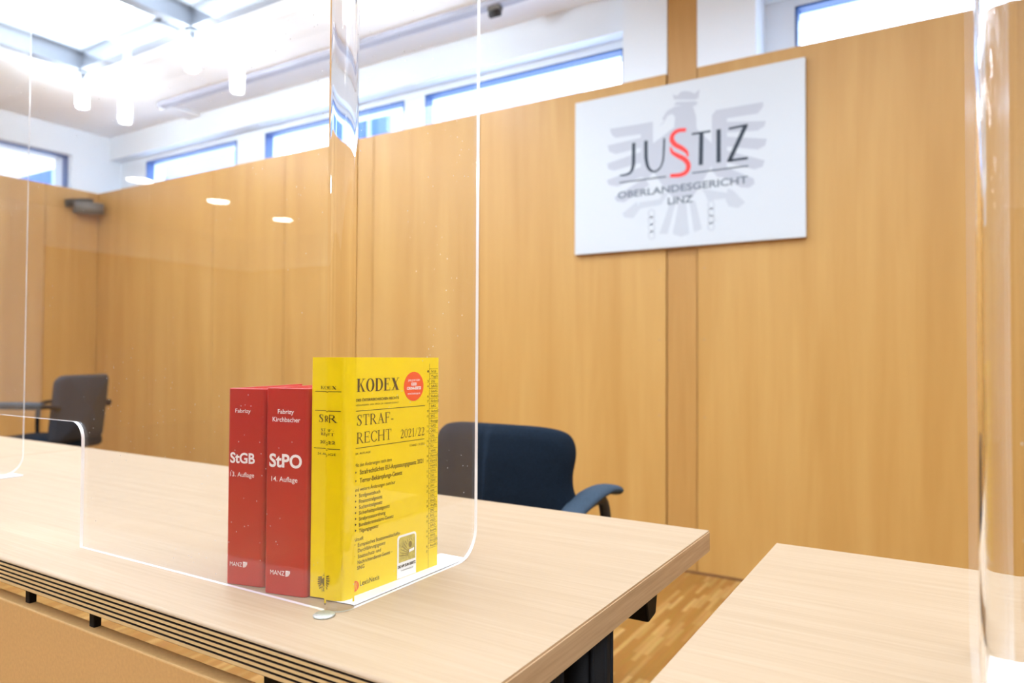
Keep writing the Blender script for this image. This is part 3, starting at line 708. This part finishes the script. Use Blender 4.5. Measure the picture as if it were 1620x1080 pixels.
# the eagle of the arms, drawn in a 0..1040 x 0..1080 grid (y down)
EAG_DARK = [
    [(425, 330), (432, 262), (415, 240), (385, 252), (358, 300), (328, 320), (364, 285), (350, 272), (380, 222), (430, 195), (490, 185), (545, 190), (566, 260), (568, 345)],
    [(290, 430), (420, 330), (565, 330), (668, 430), (668, 560), (600, 680), (540, 770), (420, 770), (350, 690), (290, 600)],
    [(215, 303), (292, 290), (292, 610), (262, 650), (215, 640)], [(665, 250), (690, 217), (760, 205), (760, 640), (700, 640), (665, 600)],
    [(290, 292), (20, 335), (30, 372), (55, 392), (215, 368)], [(232, 388), (5, 440), (15, 478), (55, 495), (232, 450)], [(232, 475), (3, 555), (8, 588), (45, 600), (232, 545)],
    [(232, 570), (0, 660), (12, 690), (65, 700), (242, 630)], [(240, 645), (48, 768), (62, 794), (110, 800), (270, 690)],
    [(690, 217), (990, 165), (988, 198), (955, 238), (750, 270)], [(750, 292), (1006, 285), (998, 318), (955, 346), (750, 358)], [(750, 384), (1012, 398), (1002, 440), (955, 466), (750, 446)],
    [(750, 470), (1000, 535), (985, 575), (935, 592), (750, 545)], [(745, 572), (930, 650), (935, 682), (900, 708), (850, 705), (735, 645)],
    [(425, 185), (440, 165), (560, 160), (578, 168), (560, 190)], [(425, 150), (418, 118), (445, 126), (470, 100), (500, 96), (530, 100), (555, 112), (588, 84), (580, 140), (560, 150)]]
EAG_PALE = [
    [(400, 800), (440, 790), (385, 1000), (332, 1000)], [(455, 800), (502, 800), (522, 1000), (470, 1018), (416, 1000)], [(520, 790), (560, 790), (602, 968), (552, 990)],
    [(190, 795), (204, 850), (168, 900), (112, 896), (98, 870), (150, 828)], [(765, 712), (800, 725), (876, 800), (832, 836), (772, 826), (752, 788)],
    [(190, 850), (205, 800), (335, 780), (350, 740), (390, 740), (345, 815), (235, 835)], [(620, 745), (600, 720), (640, 720), (760, 740), (755, 775), (640, 790)]]
def eagle(art, mp, mi_d=0, mi_p=1, chains=True):
    for p in EAG_PALE: art.poly([mp(x, y) for x, y in p], mi_p)
    for p in EAG_DARK: art.poly([mp(x, y) for x, y in p], mi_d, .00006)
    if chains:
        for cx, y0 in ((283, 870), (660, 815)):
            for k in range(4):
                pts = [(cx + 20 * math.cos(2 * PI * i / 14), y0 + 46 * k + 24 * math.sin(2 * PI * i / 14)) for i in range(15)]
                art.stroke([mp(x, y) for x, y in pts], abs(mp(8, 0)[0] - mp(0, 0)[0]), mi_p)
a = SPn.px(503, 903); b = SPn.px(527, 938)
art = Art(SPn, .0003)
eagle(art, lambda x, y: (a[0] + (b[0] - a[0]) * x / 1030, a[1] + (b[1] - a[1]) * (y - 80) / 940), 0, 0)
art.build('eagle_emblem', EMBL, KY)

# ================================================================== WALL SIGN
SG = thing('wall_sign', 'white court sign with black and red lettering over a grey eagle, on the wood wall', 'sign')
sx0, sx1, sz0, sz1, sy = -1.551, -.485, .501 + .97, 1.2555 + .97, WY - .025
MB().box(sx0, sx1, sy, WY - .0005, sz0, sz1).build('board', SIGNW, SG, bevel=.002)
GP = Plane((0, sy, 0), (1, 0, 0), (0, 0, 1))
c7 = lambda x, y: GP.px(960 + x / 4, 120 + y / 4)
art = Art(GP, .0003, 1.4e-5); eagle(art, c7); art.build('eagle_emblem', [EAGLE, EAGLE2], SG)
pxw = abs(c7(500, 500)[0] - c7(400, 500)[0]) / 100
art = Art(GP, .0010)
def st(pts, mi=0, sm=True):
    q = smooth(pts, 8) if sm else pts
    art.stroke([c7(p[0], p[1]) for p in q], [p[2] * pxw * 1.15 for p in q], mi)
st([(171, 424, 21), (170, 500, 21), (168, 565, 20), (152, 608, 15), (122, 626, 11), (84, 630, 9)])
st([(248, 410, 21), (248, 470, 21), (250, 530, 20), (264, 582, 16), (296, 606, 11), (332, 588, 10), (355, 540, 10), (361, 470, 11), (364, 395, 11)])
art.build('title_lettering', INK, SG); art = Art(GP, .0010)
st([(538, 369, 11), (656, 350, 11)], 0, False); st([(599, 362, 23), (595, 564, 23)], 0, False)
st([(708, 338, 23), (708, 548, 23)], 0, False)
st([(772, 335, 12), (892, 310, 12)], 0, False); st([(880, 313, 22), (776, 536, 22)], 0, False); st([(762, 538, 13), (893, 520, 13)], 0, False)
art.build('title_lettering', INK, SG); art = Art(GP, .0010)
st([(80, 676, 6), (375, 637, 6)], 0, False); st([(540, 615, 6), (895, 569, 6)], 0, False)
art.build('underline', INK, SG)
art = Art(GP, .0012)
st([(502, 342, 20), (455, 346, 22), (422, 368, 24), (412, 402, 26), (432, 434, 26), (475, 458, 24), (505, 482, 18), (514, 512, 9)])
st([(404, 450, 9), (414, 482, 18), (450, 505, 24), (492, 528, 26), (516, 562, 26), (508, 602, 24), (470, 626, 22), (402, 632, 20)])
art.build('red_section_sign', SREDS, SG)
art = Art(GP, .0010)
a, b = c7(70, 778), c7(893, 676); h = c7(880, 632)[1] - c7(880, 677)[1]
art.text('OBERLANDESGERICHT', a[0], b[0], (a[1] + b[1]) / 2, h, 0, .02)
art.build('court_name_lettering', INKG, SG); art = Art(GP, .0010)
a, b = c7(386, 812), c7(545, 800); art.text('LINZ', a[0], b[0], (a[1] + b[1]) / 2, h, 0, .02)
art.build('court_place_lettering', INKG, SG)

# ================================================================== CHAIRS
def outline(half):                     # mirror a right-hand outline [(dx, z)...]
    return [(x, z) for x, z in half] + [(-x, z) for x, z in reversed(half)]
def make_chair():
    t = thing('office_chair', 'navy fabric office chair with slate arm pads, its back to the book table', 'chair')
    half = smooth([(.0, .806), (.08, .805), (.14, .800), (.178, .788), (.194, .765), (.198, .735), (.193, .69), (.197, .655), (.210, .62), (.214, .585), (.205, .545), (.17, .51), (.10, .49), (.0, .485)], 4)
    o = outline(half[:-1])
    cy = lambda x, z: .055 * (x / .2) ** 2 + .02 * ((z - .62) / .2) ** 2     # wraps round the sitter
    # shell rear and padded front, both dished
    n = len(o); m = MB(); rings = []
    for (sc, dy) in ((.0, -.004), (.5, -.003), (.85, 0), (.97, .008), (1.0, .022), (1.0, .034), (.96, .05), (.82, .06), (.5, .064), (.0, .066)):
        rings.append([(x * sc, cy(x * sc, .63 + (z - .63) * sc) + dy, .63 + (z - .63) * sc) for x, z in o])
    vs = [v for r in rings for v in r]
    m.add(vs, [(i * n + k, i * n + (k + 1) % n, (i + 1) * n + (k + 1) % n, (i + 1) * n + k) for i in range(len(rings) - 1) for k in range(n)], 0, True)
    m.build('backrest', NAVY, t)
    st_ = MB(); hs = [(.0, .06), (.14, .065), (.215, .10), (.235, .2), (.235, .36), (.21, .45), (.13, .485), (0, .49)]; hs = smooth(hs, 4); o2 = outline(hs[1:-1]); n2 = len(o2); rg = []
    for sc, z in ((.0, .415), (.9, .415), (1.0, .428), (1.01, .445), (.97, .468), (.8, .478), (.0, .472)):
        rg.append([(x * sc, .28 + (y - .28) * sc, z) for x, y in o2])
    st_.add([v for r in rg for v in r], [(i * n2 + k, i * n2 + (k + 1) % n2, (i + 1) * n2 + (k + 1) % n2, (i + 1) * n2 + k) for i in range(len(rg) - 1) for k in range(n2)], 0, True)
    st_.build('seat', NAVY, t)
    for s in (1, -1):
        ap = smooth([(s * .205, -.005, .585), (s * .218, .05, .622), (s * .228, .11, .645), (s * .236, .17, .652), (s * .242, .225, .642)], 5); k = len(ap)
        MB().tube(ap, [.026 + .006 * math.sin(PI * i / (k - 1)) if 0 < i < k - 1 else .012 for i in range(k)], 14, ry=[.012 if 0 < i < k - 1 else .005 for i in range(k)], side=(1, 0, 0)).build('arm_pad', NAVYPAD, t)
        MB().tube(smooth([(s * .205, .0, .572), (s * .218, .06, .608), (s * .228, .12, .63), (s * .236, .165, .62), (s * .238, .19, .52), (s * .23, .25, .43), (s * .15, .28, .405)], 5), .013, 10).build('arm_bracket', PLASTIC, t)
    MB().tube(smooth([(0, .05, .60), (0, .0, .52), (0, .03, .43), (0, .12, .40), (0, .28, .40)], 5), .03, 12, ry=.012, side=(1, 0, 0)).build('back_bar', PLASTIC, t)
    c = MB(); c.box(-.1, .1, .18, .38, .385, .415); c.lathe([(.032, .10), (.032, .25), (.016, .25), (.016, .39)], (0, .28, 0), 16); c.build('gas_column', PLASTIC, t)
    for k in range(5):
        a = 2 * PI * k / 5 + .3; dx, dy = math.cos(a), math.sin(a)
        lg = MB().tube([(.02 * dx, .28 + .02 * dy, .115), (.16 * dx, .28 + .16 * dy, .09), (.29 * dx, .28 + .29 * dy, .065)], [.022, .018, .013], 10).build('base_leg', PLASTIC, t)
        w_ = MB(); px_, py_ = .285 * dx, .28 + .285 * dy
        for q in (-1, 1):
            ctr = Vector((px_ - dy * .014 * q, py_ + dx * .014 * q, .026))
            w_.tube([ctr - Vector((-dy, dx, 0)) * .008, ctr + Vector((-dy, dx, 0)) * .008], .026, 16)
        w_.tube([(px_, py_, .03), (px_, py_, .07)], .008, 8); w_.build('caster', PLASTIC, lg)
    return t
C1 = make_chair(); C1.location = (-.934, 1.40, 0)
def make_tube_chair():
    t = thing('cantilever_chair', 'dark grey armchair with black tube arms in the far left corner, behind the screen', 'chair')
    m = MB(); rings = []; o = []
    o = arc(.17, .80, .05, 0, PI / 2, 6) + arc(-.17, .80, .05, PI / 2, PI, 6) + arc(-.19, .50, .03, PI, 1.5 * PI, 5) + arc(.19, .50, .03, 1.5 * PI, 2 * PI, 5); n = len(o)
    for sc, dy in ((0, -.022), (.92, -.022), (1, -.01), (1, .01), (.92, .024), (0, .03)):
        rings.append([(x * sc, dy + .05 * (x * sc / .2) ** 2 - .10 * ((.66 + (z - .66) * sc) - .45), .66 + (z - .66) * sc) for x, z in o])
    m.add([v for r in rings for v in r], [(i * n + k, i * n + (k + 1) % n, (i + 1) * n + (k + 1) % n, (i + 1) * n + k) for i in range(5) for k in range(n)], 0, True); m.build('backrest', CHARCOAL, t)
    m = MB(); o = arc(.19, .44, .05, 0, PI / 2, 6) + arc(-.19, .44, .05, PI / 2, PI, 6) + arc(-.19, .08, .05, PI, 1.5 * PI, 5) + arc(.19, .08, .05, 1.5 * PI, 2 * PI, 5); n = len(o); rings = []
    for sc, z in ((0, .42), (.95, .42), (1, .435), (1, .465), (.94, .485), (0, .49)): rings.append([(x * sc, .26 + (y - .26) * sc, z) for x, y in o])
    m.add([v for r in rings for v in r], [(i * n + k, i * n + (k + 1) % n, (i + 1) * n + (k + 1) % n, (i + 1) * n + k) for i in range(5) for k in range(n)], 0, True); m.build('seat', NAVY, t)
    for s in (1, -1):
        x = s * .265
        MB().tube(smooth([(x * .8, .0, .665), (x, .03, .68), (x, .1, .675), (x, .36, .675), (x, .46, .66), (x, .49, .60), (x, .49, .40), (x, .485, .08), (x, .45, .02), (x, .36, .013), (x, .0, .013)], 5), .0125, 10).build('tube_frame', BLACK, t)
        MB().tube([(x, .06, .692), (x, .2, .694), (x, .38, .692)], [.014, .026, .016], 12, ry=.012, side=(1, 0, 0)).build('arm_pad', NAVYPAD, t)
    MB().tube([(-.265, .0, .013), (.265, .0, .013)], .0125, 10).build('rear_runner', BLACK, t)
    MB().tube([(-.265, .44, .415), (.265, .44, .415)], .0125, 10).tube([(-.265, .44, .415), (-.265, .492, .41)], .0125, 10).tube([(.265, .44, .415), (.265, .492, .41)], .0125, 10).build('seat_rail', BLACK, t)
    return t
C2 = make_tube_chair(); C2.location = (-4.27, 2.22, 0); C2.rotation_euler = (0, 0, math.radians(118))

# ================================================================== LAMPS AND FITTINGS
def make_pendant():
    t = thing('pendant_lamp', '', 'lamp', (0, 0, ZC - .002), 0, 'white cylinder pendants under the skylight beams')
    MB().lathe([(.03, -.012), (.03, 0)], (0, 0, 0), 18).lathe([(.014, -.085), (.014, -.01)], (0, 0, 0), 14).build('stem', STEEL, t)
    MB().lathe([(.001, -.232), (.028, -.23), (.036, -.222), (.036, -.095), (.028, -.085), (.001, -.085)], (0, 0, 0), 24).build('lamp_glass', LAMP, t)
    return t
PD = make_pendant(); PD.location = (SX0, SY1, ZC - .002)
PD['label'] = 'white cylinder pendant lamp at the far left corner of the skylight'
dup(PD, (SX0 + G, SY1, ZC - .002), 0, 'white cylinder pendant lamp at the second beam crossing from the skylight corner')
for i in (2,): dup(PD, (SX0 + i * G, SY1, ZC - .002), 0, 'white cylinder pendant lamp at the third beam crossing, behind the bent corner of the screen')
for i, j in ((0, 1), (0, 2), (0, 3), (1, 1), (1, 2)): dup(PD, (SX0 + i * G, SY1 - j * GY, ZC - .002), 0, 'added white cylinder pendant lamp, unseen under the left part of the skylight, brightening the left wall')  # extra lamps, unseen, put in to brighten the left wall
for j in (NY,):
    for i in range(0, NX + 1): dup(PD, (SX0 + i * G, SY1 - j * GY, ZC - .002), 0, 'white cylinder pendant lamp in the room behind the camera, mirrored in the screen')
dup(PD, (-4.9, -4.06, ZC - .002), 0, 'white cylinder pendant lamp mirrored beside the bent screen corner')
dl = None
for x, y in ((-7.0, -3.40), (-7.15, -4.46), (-7.35, -5.61)):
    if dl is None:
        dl = thing('downlight', 'round recessed ceiling downlight mirrored as an oval in the screen', 'lamp', (x, y, ZC), 0, 'round downlights mirrored in the screen')
        MB().tube([(.127 * math.cos(a_ * PI / 14), .127 * math.sin(a_ * PI / 14), -.002) for a_ in range(29)], .007, 8, ry=.002, side=(0, 0, 1), caps=False).build('trim_ring', WHITE, dl); MB().lathe([(.12, -.003), (.12, -.0005)], (0, 0, 0), 28).build('diffuser', DOWN, dl)
    else: dup(dl, (x, y, ZC), 0, dl['label'])
# small camera on a bracket high on the left wall, near the corner
q = hit(137, 330, (LX + .06, 0, 0), Vector((1, 0, 0)))
t = thing('security_camera', 'dark camera on a bracket high on the wood wall, in the left corner', 'camera', (LX, q.y, q.z))
MB().tube([(0, .02, .0), (.012, .02, 0)], .035, 16).build('wall_plate', CAMGREY, t)
MB().tube(smooth([(.01, .02, 0), (.05, .02, .005), (.07, .0, .03)], 4), .012, 10).build('bracket', CAMGREY, t)
b = MB(); b.tube([(.06, -.10, -.005), (.10, .0, .0), (.14, .09, .005)], [.046, .05, .042], 20, ry=[.046, .05, .042], side=(0, 0, 1)); b.build('housing', CAMGREY, t)
MB().tube([(.035, -.15, .02), (.07, -.04, .045), (.10, .03, .05)], .03, 16).build('lens_hood', PLASTIC, t)
# little spot on the ceiling rail
q = hit(783, 14, (0, 2.983, 0), Vector((0, 1, 0)))
t = thing('rail_spotlight', 'tiny dark spotlight on the ceiling rail above the windows', 'lamp', (q.x, 2.983, ZC - .03))
MB().box(-.035, .035, -.02, .02, -.022, 0).build('adapter', CAMGREY, t, bevel=.003); MB().tube([(-.03, 0, -.035), (.03, 0, -.035)], .018, 14).build('head', PLASTIC, t)

# ================================================================== OUTSIDE THE CLERESTORY
FACADE = plain('pale_facade', lin(150, 168, 196), 0.8, vary=0.05, bscale=2)
DARKGL = plain('dark_facade_window', lin(52, 84, 138), 0.2)
t = thing('building', 'pale building with dark windows, seen outside the left clerestory window', 'building', (-13.0, 5.0, 0))
MB().box(-5, -.0, -3, 5.5, 0, 9.0).build('facade', FACADE, t)
for y in (-1.45, .73, 2.9):
    for z in (1.3, 3.82, 6.3): MB().box(0, .05, y - .38, y + .38, z, z + .60).build('window', DARKGL, t)
t = thing('building', 'pale building with a dark window, seen outside the clerestory window above the yellow book', 'building', (-8.16, 9.0, 0))
MB().box(-1.1, 1.9, .05, 4.0, 0, 9.0).build('facade', FACADE, t)
for x in (-.55, 0, .9):
    for z in (2.2, 4.75, 6.9): MB().box(x - .2, x + .2, 0, .05, z, z + .5).build('window', DARKGL, t)
